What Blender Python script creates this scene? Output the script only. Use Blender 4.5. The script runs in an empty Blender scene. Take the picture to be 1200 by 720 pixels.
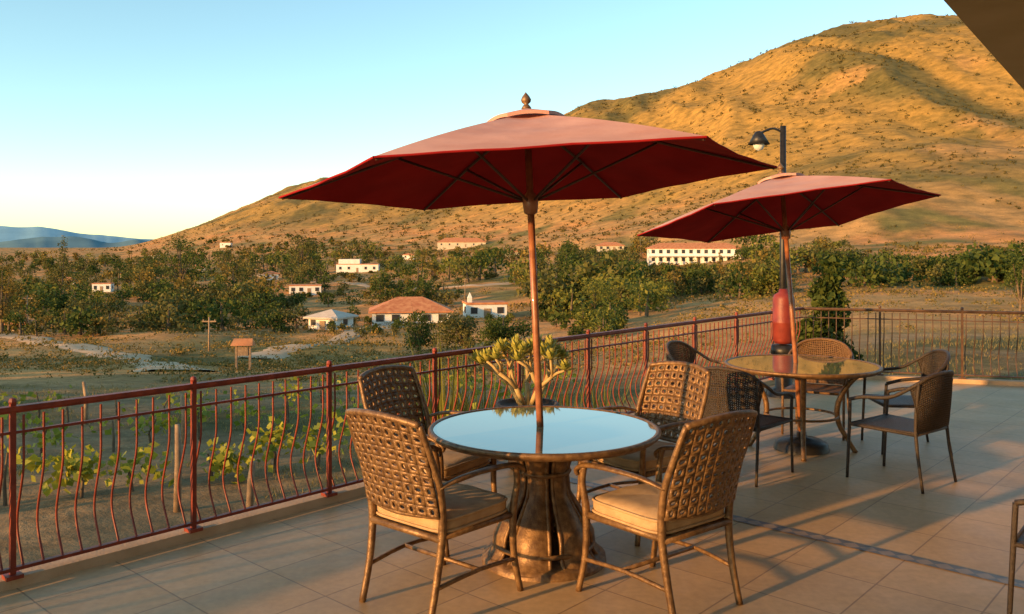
import bpy, math, random
import numpy as np
from mathutils import Vector, Matrix, Euler
R=random.Random(7); rng=np.random.default_rng(11)
sc=bpy.context.scene
H=1.75
# ---------------------------------------------------------------- helpers
def link(o):
    sc.collection.objects.link(o); return o
def empty(name,loc=(0,0,0),rotz=0.0):
    e=bpy.data.objects.new(name,None); e.empty_display_size=.2
    e.location=loc; e.rotation_euler=(0,0,rotz); return link(e)
class MB:
    def __init__(s): s.v=[]; s.f=[]
    def add(s,v,f):
        b=len(s.v); s.v+= [tuple(p) for p in v]; s.f+=[tuple(i+b for i in q) for q in f]; return s
    def box(s,c,d,rot=None):
        x,y,z=d[0]/2,d[1]/2,d[2]/2
        vs=[Vector((a*x,b*y,e*z)) for a in(-1,1) for b in(-1,1) for e in(-1,1)]
        if rot: vs=[Euler(rot).to_matrix()@v for v in vs]
        vs=[v+Vector(c) for v in vs]
        return s.add(vs,[(0,1,3,2),(4,6,7,5),(0,4,5,1),(2,3,7,6),(0,2,6,4),(1,5,7,3)])
    def tube(s,pts,r,seg=8,smooth=0,cap=True,flat=1.0):
        pts=[Vector(p) for p in pts]
        rs=list(r) if hasattr(r,'__len__') else [r]*len(pts)
        if smooth:
            P=[];Q=[]
            n=len(pts)
            for i in range(n-1):
                p0=pts[max(i-1,0)];p1=pts[i];p2=pts[i+1];p3=pts[min(i+2,n-1)]
                for k in range(smooth):
                    t=k/smooth
                    P.append(.5*((2*p1)+(p2-p0)*t+(2*p0-5*p1+4*p2-p3)*t*t+(3*p1-p0-3*p2+p3)*t**3))
                    Q.append(rs[i]*(1-t)+rs[i+1]*t)
            P.append(pts[-1]);Q.append(rs[-1]); pts=P;rs=Q
        n=len(pts); vs=[];fs=[]
        t0=(pts[1]-pts[0]).normalized()
        up=Vector((0,0,1)) if abs(t0.z)<.9 else Vector((1,0,0))
        a=t0.cross(up).normalized()
        for i in range(n):
            t=(pts[min(i+1,n-1)]-pts[max(i-1,0)]).normalized()
            a=(a-t*a.dot(t)).normalized(); b=t.cross(a)
            for k in range(seg):
                an=2*math.pi*k/seg
                vs.append(pts[i]+a*math.cos(an)*rs[i]+b*math.sin(an)*rs[i]*flat)
        for i in range(n-1):
            for k in range(seg):
                k2=(k+1)%seg
                fs.append((i*seg+k,i*seg+k2,(i+1)*seg+k2,(i+1)*seg+k))
        if cap:
            fs.append(tuple(range(seg))[::-1]); fs.append(tuple((n-1)*seg+k for k in range(seg)))
        return s.add(vs,fs)
    def lathe(s,prof,seg=32,c=(0,0,0)):
        vs=[];fs=[]
        for r,z in prof:
            for k in range(seg):
                a=2*math.pi*k/seg; vs.append((c[0]+r*math.cos(a),c[1]+r*math.sin(a),c[2]+z))
        for i in range(len(prof)-1):
            for k in range(seg):
                k2=(k+1)%seg
                fs.append((i*seg+k,i*seg+k2,(i+1)*seg+k2,(i+1)*seg+k))
        return s.add(vs,fs)
    def grid(s,fn,nu,nv):
        vs=[fn(i/nu,j/nv) for j in range(nv+1) for i in range(nu+1)]
        fs=[(j*(nu+1)+i,j*(nu+1)+i+1,(j+1)*(nu+1)+i+1,(j+1)*(nu+1)+i) for j in range(nv) for i in range(nu)]
        return s.add(vs,fs)
    def mesh(s,name,mat,smooth=True):
        m=bpy.data.meshes.new(name); m.from_pydata(s.v,[],s.f); m.update()
        if mat: m.materials.append(mat)
        if smooth: m.polygons.foreach_set('use_smooth',[True]*len(m.polygons))
        return m
def obj(name,mesh,parent=None,loc=None,mods=()):
    o=bpy.data.objects.new(name,mesh); link(o)
    if parent: o.parent=parent
    if loc is not None: o.location=loc
    for k,kw in mods:
        md=o.modifiers.new(k.lower(),k.upper())
        for a,b in kw.items(): setattr(md,a,b)
    return o
def arr_mesh(name,V,F,mats,midx=None,smooth=False):
    V=np.asarray(V,dtype=np.float32); F=np.asarray(F,dtype=np.int32)
    m=bpy.data.meshes.new(name); n=len(F);k=F.shape[1]
    m.vertices.add(len(V)); m.vertices.foreach_set('co',V.ravel())
    m.loops.add(n*k); m.loops.foreach_set('vertex_index',F.ravel())
    m.polygons.add(n); m.polygons.foreach_set('loop_start',np.arange(n,dtype=np.int32)*k)
    try: m.polygons.foreach_set('loop_total',np.full(n,k,dtype=np.int32))
    except Exception: pass
    for q in mats: m.materials.append(q)
    if midx is not None: m.polygons.foreach_set('material_index',np.asarray(midx,dtype=np.int32))
    if smooth: m.polygons.foreach_set('use_smooth',np.ones(n,dtype=bool))
    m.update(calc_edges=True); m.validate(); return m
# ---------------------------------------------------------------- materials
def nt(name):
    m=bpy.data.materials.new(name); m.use_nodes=True
    t=m.node_tree; return m,t,t.nodes['Principled BSDF']
def pmat(name,c1,c2=None,scale=8,rough=.5,metal=0,bump=0,bscale=60,island=False,trans=0,spec=.5,detail=4,coat=0):
    m,t,b=nt(name); N=t.nodes;L=t.links
    b.inputs['Roughness'].default_value=rough; b.inputs['Metallic'].default_value=metal
    b.inputs['Specular IOR Level'].default_value=spec
    b.inputs['Coat Weight'].default_value=coat
    col=None
    if c2 is None: b.inputs['Base Color'].default_value=(*c1,1)
    else:
        mx=N.new('ShaderNodeMix'); mx.data_type='RGBA'
        mx.inputs[6].default_value=(*c1,1); mx.inputs[7].default_value=(*c2,1)
        if island:
            g=N.new('ShaderNodeNewGeometry'); L.new(g.outputs['Random Per Island'],mx.inputs[0])
        else:
            tc=N.new('ShaderNodeTexCoord'); no=N.new('ShaderNodeTexNoise')
            no.inputs['Scale'].default_value=scale; no.inputs['Detail'].default_value=detail
            L.new(tc.outputs['Object'],no.inputs['Vector'])
            rp=N.new('ShaderNodeValToRGB'); rp.color_ramp.elements[0].position=.35; rp.color_ramp.elements[1].position=.65
            L.new(no.outputs['Fac'],rp.inputs[0]); L.new(rp.outputs[0],mx.inputs[0])
        L.new(mx.outputs[2],b.inputs['Base Color']); col=mx.outputs[2]
    if bump:
        tc=N.new('ShaderNodeTexCoord'); no=N.new('ShaderNodeTexNoise'); no.inputs['Scale'].default_value=bscale
        L.new(tc.outputs['Object'],no.inputs['Vector'])
        bp=N.new('ShaderNodeBump'); bp.inputs['Strength'].default_value=bump; bp.inputs['Distance'].default_value=.01
        L.new(no.outputs['Fac'],bp.inputs['Height']); L.new(bp.outputs[0],b.inputs['Normal'])
    if trans:
        tr=N.new('ShaderNodeBsdfTranslucent'); ms=N.new('ShaderNodeMixShader'); ms.inputs[0].default_value=trans
        if col: L.new(col,tr.inputs[0])
        else: tr.inputs[0].default_value=(*c1,1)
        L.new(b.outputs[0],ms.inputs[1]); L.new(tr.outputs[0],ms.inputs[2])
        L.new(ms.outputs[0],N['Material Output'].inputs[0])
    return m
M_leafd=pmat('leaf_dark',(.026,.050,.010),(.11,.13,.026),island=True,rough=.7,trans=.25,spec=.12)
M_leafg=pmat('leaf_golden',(.10,.085,.02),(.30,.20,.045),island=True,rough=.7,trans=.3,spec=.12)
M_leafy=pmat('leaf_yellowgreen',(.08,.10,.018),(.26,.24,.04),island=True,rough=.6,trans=.35,spec=.15)
M_leafo=pmat('leaf_olive',(.055,.06,.018),(.18,.16,.045),island=True,rough=.7,trans=.25,spec=.12)
M_vine=pmat('vine_leaf',(.14,.19,.02),(.52,.46,.05),island=True,rough=.5,trans=.4,spec=.3)
M_shrub=pmat('shrub_leaf',(.05,.045,.014),(.16,.115,.03),island=True,rough=.8,trans=.15,spec=.1)
M_grass=pmat('grass_blade',(.14,.12,.04),(.38,.28,.11),island=True,rough=.8,trans=.3,spec=.1)
M_bark=pmat('bark',(.10,.065,.035),(.2,.14,.08),scale=6,rough=.9,bump=.5)
M_bronze=pmat('bronze_cast_metal',(.12,.062,.026),(.25,.142,.06),scale=30,rough=.45,metal=.3,bump=.25,bscale=120)
M_dark=pmat('dark_wicker',(.022,.016,.012),(.055,.036,.024),scale=90,rough=.5,bump=.6,bscale=200)
M_black=pmat('black_iron',(.015,.014,.013),(.03,.027,.024),scale=20,rough=.45,metal=.3)
M_rail=pmat('rail_red_paint',(.15,.020,.010),(.27,.042,.018),scale=12,rough=.5,bump=.15,bscale=80)
M_white=pmat('white_wall',(.72,.68,.6),(.8,.77,.7),scale=.5,rough=.9)
M_cream=pmat('cream_wall',(.5,.42,.3),(.6,.5,.36),scale=.5,rough=.9)
M_tile=pmat('roof_tile',(.44,.14,.05),(.60,.25,.10),scale=1.5,rough=.85,bump=.6,bscale=4)
M_glassd=pmat('window_dark',(.03,.03,.035),(.06,.055,.05),scale=1,rough=.2)
M_wood=pmat('umbrella_pole_wood',(.22,.075,.035),(.36,.14,.06),scale=18,rough=.4,coat=.3)
M_wood2=pmat('weathered_wood',(.22,.14,.08),(.38,.25,.14),scale=10,rough=.85)
M_soil=pmat('road_dirt',(.46,.30,.16),(.56,.38,.22),scale=.4,rough=.95)
M_cush=pmat('cushion_fabric',(.40,.26,.135),(.50,.335,.18),scale=14,rough=.9,bump=.35,bscale=260)
def fabric(name,c1,c2,tr):
    return pmat(name,c1,c2,scale=3.5,rough=.85,trans=tr,bump=.25,bscale=14,spec=.2)
M_cout=fabric('canopy_faded_skylit_red',(.60,.30,.23),(.68,.38,.30),.10)  # faded cloth, with pale sky reflection put into the colour
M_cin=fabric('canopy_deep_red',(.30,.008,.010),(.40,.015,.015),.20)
# ---------------------------------------------------------------- noise and terrain
LAT=rng.random((256,256))
def vn(x,y,s=0):
    x=np.asarray(x,float)+s*17.3; y=np.asarray(y,float)+s*31.7
    xi=np.floor(x).astype(int); yi=np.floor(y).astype(int); fx=x-xi; fy=y-yi
    fx=fx*fx*(3-2*fx); fy=fy*fy*(3-2*fy)
    a=LAT[xi%256,yi%256];b=LAT[(xi+1)%256,yi%256];c=LAT[xi%256,(yi+1)%256];d=LAT[(xi+1)%256,(yi+1)%256]
    return (a*(1-fx)+b*fx)*(1-fy)+(c*(1-fx)+d*fx)*fy
def fbm(x,y,s=0,o=4):
    r=0;a=.5;f=1
    for i in range(o):
        r=r+a*(vn(x*f,y*f,s+i)-.5)*2; a*=.5;f*=2.03
    return r
Dn=np.array([3,10,20,40,80,160,320,640,900,1280,2500,5000,9000],float)
cols={-600:[465,430,398,366,340,318,308,303,296,291,290.5],0:[465,430,398,366,340,318,308,303,296,291,290.5],
150:[465,430,400,366,340,316,305,298,290,291,290.5],215:[465,431,402,367,339,313,300,290,270,285,289],
250:[465,432,403,368,338,312,298,284,255,275,288],330:[464,432,405,367,336,308,292,272,219,245,275],
395:[463,432,405,366,335,303,287,265,204,230,270],500:[462,430,403,365,330,295,275,245,190,215,260],
600:[460,426,396,362,323,285,255,205,150,190,250],670:[458,420,390,358,315,275,225,124,150,190,250],
700:[456,418,388,352,312,268,215,118,150,190,250],760:[450,412,380,345,308,255,190,109,150,190,250],
820:[440,402,372,338,302,238,155,92,150,190,250],900:[420,388,362,332,290,205,115,59,120,190,250],
990:[405,378,355,328,280,175,85,24,90,180,250],1050:[403,376,352,326,276,165,75,17,90,180,250],
1110:[402,375,350,325,272,160,70,15,90,180,250],1250:[402,375,348,323,265,150,60,12,90,180,250],1900:[402,375,348,323,265,170,90,40,100,180,250]}
cx=np.array(sorted(cols)); cu=(cx-600)/1000
Z=np.zeros((len(cx),len(Dn)))
for i,c in enumerate(cx):
    Z[i,0]=-1.2; Z[i,1]=-1.25
    Z[i,2:]=H+(290-np.array(cols[c],float))/1000*Dn[2:]
GU=np.linspace(-1.2,1.3,501); GL=np.linspace(math.log(3),math.log(9000),401)
tmp=np.array([np.interp(GL,np.log(Dn),Z[i]) for i in range(len(cx))])
T=np.array([np.interp(GU,cu,tmp[:,j]) for j in range(len(GL))]).T
def blur(A,n,ax):
    k=np.exp(-.5*(np.arange(-3*n,3*n+1)/n)**2);k/=k.sum()
    A=np.moveaxis(A,ax,-1); P=np.pad(A,[(0,0),(3*n,3*n)],mode='edge')
    O=np.array([np.convolve(r,k,'valid') for r in P]); return np.moveaxis(O,-1,ax)
T=blur(T,4,0); T=blur(T,5,1)
def base_z(X,Y):
    Y=np.maximum(np.asarray(Y,float),3.0); u=np.clip(np.asarray(X,float)/Y,-1.2,1.3)
    a=(u+1.2)/2.5*500; b=(np.log(Y)-GL[0])/(GL[-1]-GL[0])*400
    a=np.clip(a,0,499.999);b=np.clip(b,0,399.999); ai=a.astype(int);bi=b.astype(int);fa=a-ai;fb=b-bi
    return (T[ai,bi]*(1-fa)+T[ai+1,bi]*fa)*(1-fb)+(T[ai,bi+1]*(1-fa)+T[ai+1,bi+1]*fa)*fb
def zt(X,Y):
    X=np.asarray(X,float);Y=np.asarray(Y,float)
    z=base_z(X,Y)
    def ss(a,b,v):
        t=np.clip((v-a)/(b-a),0,1); return t*t*(3-2*t)
    z=z+.08*fbm(X/2.2,Y/2.2,1,3)*ss(5,9,Y)
    z=z+1.0*fbm(X/13,Y/16,2,3)*ss(28,60,Y)
    z=z+3.0*fbm(X/50,Y/60,3,4)*ss(60,220,Y)
    hm=ss(5,90,z)
    rid=1-np.abs(fbm(X/120+.3*fbm(X/90,Y/90,9,2),Y/420,5,5))*2.2
    z=z+hm*(13*rid-7)*(.35+.65*ss(0,200,z))+hm*5*fbm(X/40,Y/90,6,4)
    return z
def place(px,row,dmin=8):
    u=(px-600)/1000; D=np.exp(np.linspace(math.log(dmin),math.log(2400),900))
    r=290-(zt(u*D,D)-H)/D*1000
    k=np.where(r<=row)[0]; d=D[k[0]] if len(k) else 2400
    return u*d,d,float(zt(u*d,d))
uo=np.concatenate([-np.exp(np.linspace(math.log(12),math.log(.86),26))[:-1],np.linspace(-.85,.85,520),np.exp(np.linspace(math.log(.86),math.log(12),26))[1:]])
Dg=np.exp(np.linspace(math.log(3),math.log(9000),520))
UU,DD=np.meshgrid(uo,Dg); XX=UU*DD; YY=DD; ZZ=zt(XX,YY)
nu=len(uo);nd=len(Dg)
V=np.stack([XX,YY,ZZ],-1).reshape(-1,3)
I=np.arange(nu*nd).reshape(nd,nu)
F=np.stack([I[:-1,:-1],I[:-1,1:],I[1:,1:],I[1:,:-1]],-1).reshape(-1,4)
def lerp(a,b,t): return a*(1-t)[...,None]+b*t[...,None]
def ssn(a,b,v):
    t=np.clip((v-a)/(b-a),0,1); return t*t*(3-2*t)
x,y,z=V[:,0],V[:,1],V[:,2]
C=np.tile(np.array([.56,.31,.11]),(len(V),1))
C=lerp(C,np.array([.68,.31,.105]),ssn(-.1,.3,fbm(x/28,y/40,21,4)))
C=lerp(C,np.array([.22,.18,.055]),ssn(.1,.4,fbm(x/35,y/50,22,4))*ssn(30,80,y))
hm=ssn(5,60,z)
HC=lerp(np.tile(np.array([.46,.265,.065]),(len(V),1)),np.array([.20,.15,.045]),ssn(-.15,.35,fbm(x/90,y/160,23,5)))
HC=lerp(HC,np.array([.54,.29,.09]),ssn(.25,.5,fbm(x/70,y/120,24,5)))
C=C*(1-hm)[:,None]+HC*hm[:,None]
vin=1-ssn(22,38,y)
VC=lerp(np.tile(np.array([.36,.235,.12]),(len(V),1)),np.array([.18,.15,.055]),ssn(-.2,.35,fbm(x/3.2,y/2.5,25,4)))
C=C*(1-vin)[:,None]+VC*vin[:,None]
M_ter,t,b=nt('dry_ground'); N=t.nodes;L=t.links
b.inputs['Roughness'].default_value=.95; b.inputs['Specular IOR Level'].default_value=.1
at=N.new('ShaderNodeVertexColor'); at.layer_name='cover'
geo=N.new('ShaderNodeNewGeometry')
def noise(scale,det=6,rg=.6):
    n=N.new('ShaderNodeTexNoise'); n.inputs['Scale'].default_value=scale; n.inputs['Detail'].default_value=det; n.inputs['Roughness'].default_value=rg
    L.new(geo.outputs['Position'],n.inputs['Vector']); return n.outputs['Fac']
def ramp(sock,a,b,c0,c1):
    r=N.new('ShaderNodeValToRGB'); e=r.color_ramp.elements; e[0].position=a;e[1].position=b;e[0].color=(*c0,1);e[1].color=(*c1,1)
    L.new(sock,r.inputs[0]); return r.outputs[0]
def mul(a,bs):
    m=N.new('ShaderNodeMix'); m.data_type='RGBA'; m.blend_type='MULTIPLY'; m.inputs[0].default_value=1
    L.new(a,m.inputs[6]);L.new(bs,m.inputs[7]); return m.outputs[2]
c=mul(at.outputs[0],ramp(noise(.09,10,.7),.38,.62,(.55,.6,.6),(1.15,1.1,1.05)))
c=mul(c,ramp(noise(2.5,8,.7),.35,.65,(.68,.68,.66),(1.2,1.2,1.2)))
L.new(c,b.inputs['Base Color'])
bp=N.new('ShaderNodeBump'); bp.inputs['Strength'].default_value=.6; bp.inputs['Distance'].default_value=.25
L.new(noise(1.2,8,.7),bp.inputs['Height']); L.new(bp.outputs[0],b.inputs['Normal'])
m=arr_mesh('ground',V,F,[M_ter],smooth=True)
ca=m.color_attributes.new('cover','FLOAT_COLOR','POINT')
ca.data.foreach_set('color',np.concatenate([C,np.ones((len(C),1))],1).astype(np.float32).ravel())
obj('ground',m)
bx=np.linspace(-5000,5000,41); by=np.linspace(-5000,3,21)
BX,BY=np.meshgrid(bx,by); VB=np.stack([BX,BY,np.full_like(BX,-1.2)],-1).reshape(-1,3)
I=np.arange(BX.size).reshape(BX.shape); FB=np.stack([I[:-1,:-1],I[:-1,1:],I[1:,1:],I[1:,:-1]],-1).reshape(-1,4)
m=arr_mesh('rear_ground',VB,FB,[M_ter]); ca=m.color_attributes.new('cover','FLOAT_COLOR','POINT')
ca.data.foreach_set('color',np.tile(np.array([.4,.28,.14,1],dtype=np.float32),(len(VB),1)).ravel())
obj('rear_ground',m)
def mountain(name,D,pts,col,seed,amp):
    M=pmat(name+'_haze',col,tuple(c*.85 for c in col),scale=.002,rough=1,spec=0)  # distance haze is put into the base colour
    us=np.linspace(-1.6,-.28,240); xs=us*1000+600
    top=H+(290-np.interp(xs,[p[0] for p in pts],[p[1] for p in pts]))/1000*D
    top=top+amp*fbm(us*14,us*0+3,seed,5)
    vs=[];n=len(us); prof=[(0,1.0),(-.04,.72),(-.1,.3),(-.16,0)]
    for k,(dd,h) in enumerate(prof):
        Dk=D*(1+dd)
        for i,u in enumerate(us):
            zz=-30+(top[i]+30)*h+(amp*1.2*float(fbm(u*30,k*1.7,seed+2,3)) if 0<k<3 else 0)
            vs.append((u*Dk,Dk,zz))
    I=np.arange(4*n).reshape(4,n); F=np.stack([I[:-1,:-1],I[:-1,1:],I[1:,1:],I[1:,:-1]],-1).reshape(-1,4)
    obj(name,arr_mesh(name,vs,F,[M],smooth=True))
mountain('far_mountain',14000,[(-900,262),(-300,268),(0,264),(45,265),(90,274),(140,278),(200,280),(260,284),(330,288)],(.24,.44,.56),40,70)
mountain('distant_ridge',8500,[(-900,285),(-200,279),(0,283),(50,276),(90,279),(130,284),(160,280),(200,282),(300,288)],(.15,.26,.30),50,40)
# ---------------------------------------------------------------- foliage
def cards(c,s,asp=.5,up=0.0):
    n=len(c); a=rng.normal(size=(n,3)); a[:,2]*=(1-up); a/=np.linalg.norm(a,axis=1)[:,None]
    q=rng.normal(size=(n,3)); b=np.cross(a,q); b/=np.linalg.norm(b,axis=1)[:,None]
    s=np.asarray(s)[:,None]; a=a*s; b=b*s*asp
    V=np.stack([c+a,c+b,c-a,c-b],1).reshape(-1,3); F=np.arange(4*n).reshape(n,4); return V,F
class Fol:
    def __init__(s): s.V=[];s.F=[];s.M=[];s.n=0
    def put(s,V,F,mi): s.V.append(np.asarray(V));s.F.append(np.asarray(F)+s.n);s.M.append(np.full(len(F),mi));s.n+=len(V)
    def leaves(s,c,size,mi=0,asp=.5,up=0): V,F=cards(c,size,asp,up); s.put(V,F,mi)
    def trunk(s,pts,rs,mi=1,seg=6):
        mb=MB().tube(pts,rs,seg=seg,cap=False); s.put(mb.v,mb.f,mi)
    def make(s,name,mats): return obj(name,arr_mesh(name,np.concatenate(s.V),np.concatenate(s.F),mats,np.concatenate(s.M)))
def tree(fo,X,Y,Zb,h,w,n,leaf,kind='round',mi=0,tm=1):
    th=h*(.20 if kind=='round' else .08)
    lean=R.uniform(-.08,.08)*h
    fo.trunk([(X,Y,Zb-.4),(X+lean*.3,Y,Zb+th),(X+lean,Y,Zb+h*.8)],[w*.05+.03,w*.035+.02,.02],tm,5)
    K=R.choice((7,10,13)) if kind=='round' else 12
    cc=[]
    for k in range(K):
        f=(k+.5)/K
        if kind=='round':
            a=R.uniform(0,6.28); rr=w*.42*math.sqrt(R.random()); hz=th+ (h-th)*R.uniform(.05,.88)
            rr*=math.sin(math.pi*min(max((hz-th)/(h-th)*.85+.12,0),1))**.5
            br=w*R.uniform(.11,.27)
        elif kind=='tall':
            a=R.uniform(0,6.28); hz=h*(.10+.86*f); rr=w*.25*(1-f)+.02; br=w*(.36*(1-f)+.10)*R.uniform(.7,1.2)
        else:
            a=R.uniform(0,6.28); rr=w*.5*R.random(); hz=h*R.uniform(.05,.7); br=w*R.uniform(.12,.28)
        c=(X+lean*hz/h+rr*math.cos(a),Y+rr*math.sin(a),Zb+hz); cc.append((c,br))
        if kind=='round' and n>500: fo.trunk([(X+lean*.3,Y,Zb+th*.9),c],[w*.022+.01,.01],tm,5)
    tot=sum(b*b for _,b in cc)
    for c,br in cc:
        m=max(6,int(n*br*br/tot)); d=rng.normal(size=(m,3)); d/=np.linalg.norm(d,axis=1)[:,None]
        d*=(rng.random((m,1))**.42)*br; d[:,2]*=R.uniform(.65,1)
        fo.leaves(np.array(c)+d,leaf*rng.uniform(.6,1.3,m),mi,.6)
MT=[M_leafd,M_bark,M_leafg,M_leafy,M_leafo]
CLR=[(755,872,278,311),(392,446,296,321),(338,382,328,346),(362,412,358,388),(428,536,340,381),(538,594,336,373),(508,572,276,291),(110,134,332,343),(700,730,283,295),(310,328,320,329)]
f=Fol()
def mass(x0,x1,r0,r1,n,hr,wr,mis,kinds=('round','round','bush'),q=170,clump=True):
    cents=[(R.uniform(x0,x1),R.uniform(r0,r1)) for _ in range(max(3,n//6))]
    for i in range(n):
        if clump and R.random()<.5:
            c=R.choice(cents); px=min(max(R.gauss(c[0],13),x0),x1); rw=min(max(R.gauss(c[1],2.5),r0),r1)
        else: px,rw=R.uniform(x0,x1),R.uniform(r0,r1)
        X,Y,Zb=place(px,rw,25)
        h=R.uniform(*hr)*R.choice((.55,.8,1,1,1.2)); w_=h*R.uniform(*wr)
        hp=h/Y*1000; wp=w_/Y*500
        if any(px+wp>a and px-wp<b_ and rw-hp<d_-3 and rw>d_-2 for a,b_,c_,d_ in CLR):
            h=min(h,max(1.0,(rw-max(d_ for a,b_,c_,d_ in CLR if px+wp>a and px-wp<b_ and rw>d_-2)+3)*Y/1000)); w_=min(w_,h*1.6)
            if R.random()<.35: continue
        lf=max(.09,Y*.00095,w_*.05)
        tree(f,X,Y,Zb,h,w_,int(min(q*1.8,480)),lf,R.choice(kinds),R.choice(mis))
mass(-120,440,303,318,210,(7,13),(.8,1.3),(0,0,2,4,3),q=95)
mass(-80,430,318,340,200,(5,9),(.9,1.4),(0,0,2,4,4),q=130)
mass(-60,330,340,368,150,(2.6,6.5),(.9,1.6),(0,0,4,2,3),('round','bush','bush'),q=170)
mass(160,330,352,390,70,(2.2,4.2),(1,1.7),(0,0,4),('round','bush'),q=200)
mass(0,150,368,396,40,(1.6,3.4),(1,1.7),(0,4,2),('round','bush'),q=200)
mass(-60,50,345,385,14,(6,9),(.5,.8),(0,2,2),q=260)
mass(430,640,300,340,120,(3.5,8),(.9,1.5),(0,4,2,3),q=130)
mass(325,540,338,362,60,(2.4,5),(.9,1.5),(0,0,2,4),('round','bush'),q=190)
mass(300,470,378,396,26,(1.2,2.4),(1,1.7),(0,0,4),('round','bush'),q=220)
mass(625,750,316,338,60,(7,11),(.45,.9),(0,0,0,4),('round','tall'),q=200)
mass(640,760,343,374,60,(3.5,6.5),(.9,1.5),(3,3,0,4),q=240)
mass(750,905,316,352,120,(3,6.5),(.8,1.5),(3,0,4,2),('round','tall','bush'),q=220)
mass(660,760,298,320,40,(5,9),(.9,1.3),(0,2,4),q=150)
mass(870,990,300,330,44,(3,7),(.9,1.5),(0,4,3,2),q=200)
mass(985,1260,314,336,110,(1.8,4.6),(1.1,2.1),(0,0,0,4),('bush','bush','round'),q=200)
mass(190,620,280,305,110,(3,8),(1,1.8),(0,2,4),('bush','round'),q=60)
mass(540,720,372,398,30,(1.4,3),(1,1.6),(0,0,3),('bush','round'),q=240)
f.make('valley_trees',MT)
def solo(name,px,row,h,w,kind,mi,n=900,leaf=None):
    X,Y,Zb=place(px,row,20); g=Fol(); tree(g,X,Y,Zb,h*Y/1000,w*Y/1000,n,leaf or max(.07,Y*.0011),kind,mi); g.make(name,MT)
solo('eucalyptus_tree',70,352,80,32,'tall',4,1800)
solo('eucalyptus_tree',212,345,74,56,'round',0,1800)
solo('eucalyptus_tree',2,392,92,50,'round',2,2200)
solo('eucalyptus_tree',355,322,50,38,'round',4,1000)
solo('pepper_tree',490,412,46,62,'round',0,3200,.09)
solo('pepper_tree',548,418,56,76,'round',4,3200,.09)
solo('pepper_tree',590,408,48,64,'round',0,3200,.09)
solo('olive_tree',700,380,52,72,'round',3,2600)
solo('olive_tree',765,365,38,60,'round',3,2000)
solo('poplar_tree',845,338,44,15,'tall',2,900)
solo('cypress_tree',903,340,48,28,'tall',0,1200)
solo('garden_tree',1195,372,76,40,'round',0,1800)
# shrubs on the hillside
f=Fol(); N_=26000
u=rng.uniform(-.55,.8,N_); D=np.exp(rng.uniform(math.log(190),math.log(2300),N_))
X=u*D;Y=D;Zs=zt(X,Y); keep=(Zs>-6)&((fbm(X/80,Y/110,31,4)+rng.uniform(-.4,.4,N_))>-.12)&((Y<1400)|(u<.1))
X,Y,Zs=X[keep],Y[keep],Zs[keep]
k=10; sz=rng.uniform(.35,1.35,len(X))**1.4*np.clip(Y/650,.5,1.5)
c=np.stack([X,Y,Zs],-1)[:,None,:]+rng.normal(size=(len(X),k,3))*np.array([.7,.7,.4])*sz[:,None,None]+np.array([0,0,.45])*sz[:,None,None]
f.leaves(c.reshape(-1,3),np.repeat(sz*.62,k)*rng.uniform(.6,1.2,len(X)*k),0,.7)
f.make('hillside_shrubs',[M_shrub])
f=Fol(); N_=12000
u=rng.uniform(-.75,.8,N_); D=np.exp(rng.uniform(math.log(30),math.log(320),N_))
X=u*D;Y=D; keep=((fbm(X/18,Y/26,33,4)+rng.uniform(-.3,.3,N_))>.02); X,Y=X[keep],Y[keep]; Zs=zt(X,Y)
sz=rng.uniform(.12,.65,len(X))*np.clip(Y/80,.5,1.8); k=20
c=np.stack([X,Y,Zs],-1)[:,None,:]+rng.normal(size=(len(X),k,3))*np.array([.7,.7,.28])*sz[:,None,None]+np.array([0,0,.3])*sz[:,None,None]
f.leaves(c.reshape(-1,3),np.repeat(sz*.24,k)*rng.uniform(.6,1.2,len(X)*k),0,.6)
f.make('valley_scrub',[pmat('scrub_leaf',(.07,.075,.02),(.32,.20,.055),island=True,rough=.8,trans=.2,spec=.1)])
# unseen trees added on the sunward side to shade the terrace and vineyard
SE=math.radians(10); sv=Vector((-.8,-.6,0)); pv=Vector((.6,-.8,0))
f=Fol()
q=-62
while q<9:
    hh=7.0
    c=sv*30+pv*q+Vector((R.uniform(-1.2,1.2),R.uniform(-1.2,1.2),0))
    tree(f,c.x,c.y,-1.2,(hh+1.2)*R.uniform(.9,1.04),4.0,1200 if q<-10 else 400,.26,'round',0)
    q+=R.uniform(1.7,2.6)
f.make('added_shade_trees',[M_leafd,M_bark])
# ---------------------------------------------------------------- roads
def road(name,pts,w):
    P=[place(a,b_,15)[:2] for a,b_ in pts]; mb=MB(); Q=[]
    for i in range(len(P)-1):
        for k in range(20):
            t_=k/20; Q.append((P[i][0]*(1-t_)+P[i+1][0]*t_,P[i][1]*(1-t_)+P[i+1][1]*t_))
    Q.append(P[-1]); vs=[];n=len(Q)
    for i in range(n):
        a=Vector(Q[max(i-3,0)]);b_=Vector(Q[min(i+3,n-1)]);d=(b_-a).normalized();nn=Vector((-d.y,d.x))
        for j in range(7):
            wj=w*(1+.2*math.sin(i*.5)+.12*math.sin(i*1.3))
            p=Vector(Q[i])+nn*wj*(j/6-.5); vs.append((p.x,p.y,float(zt(p.x,p.y))+(.10 if 0<j<6 else -.02)))
    fs=[(i*7+j,i*7+j+1,(i+1)*7+j+1,(i+1)*7+j) for i in range(n-1) for j in range(6)]
    mb.add(vs,fs); obj(name,mb.mesh(name,M_soil))
road('dirt_road',[(-80,385),(40,398),(100,409),(165,424),(212,436)],3.2)
road('dirt_road',[(300,422),(350,405),(420,388),(470,382)],3.2)
road('dirt_road',[(300,322),(360,330),(440,338),(560,335),(700,318)],5)
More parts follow.
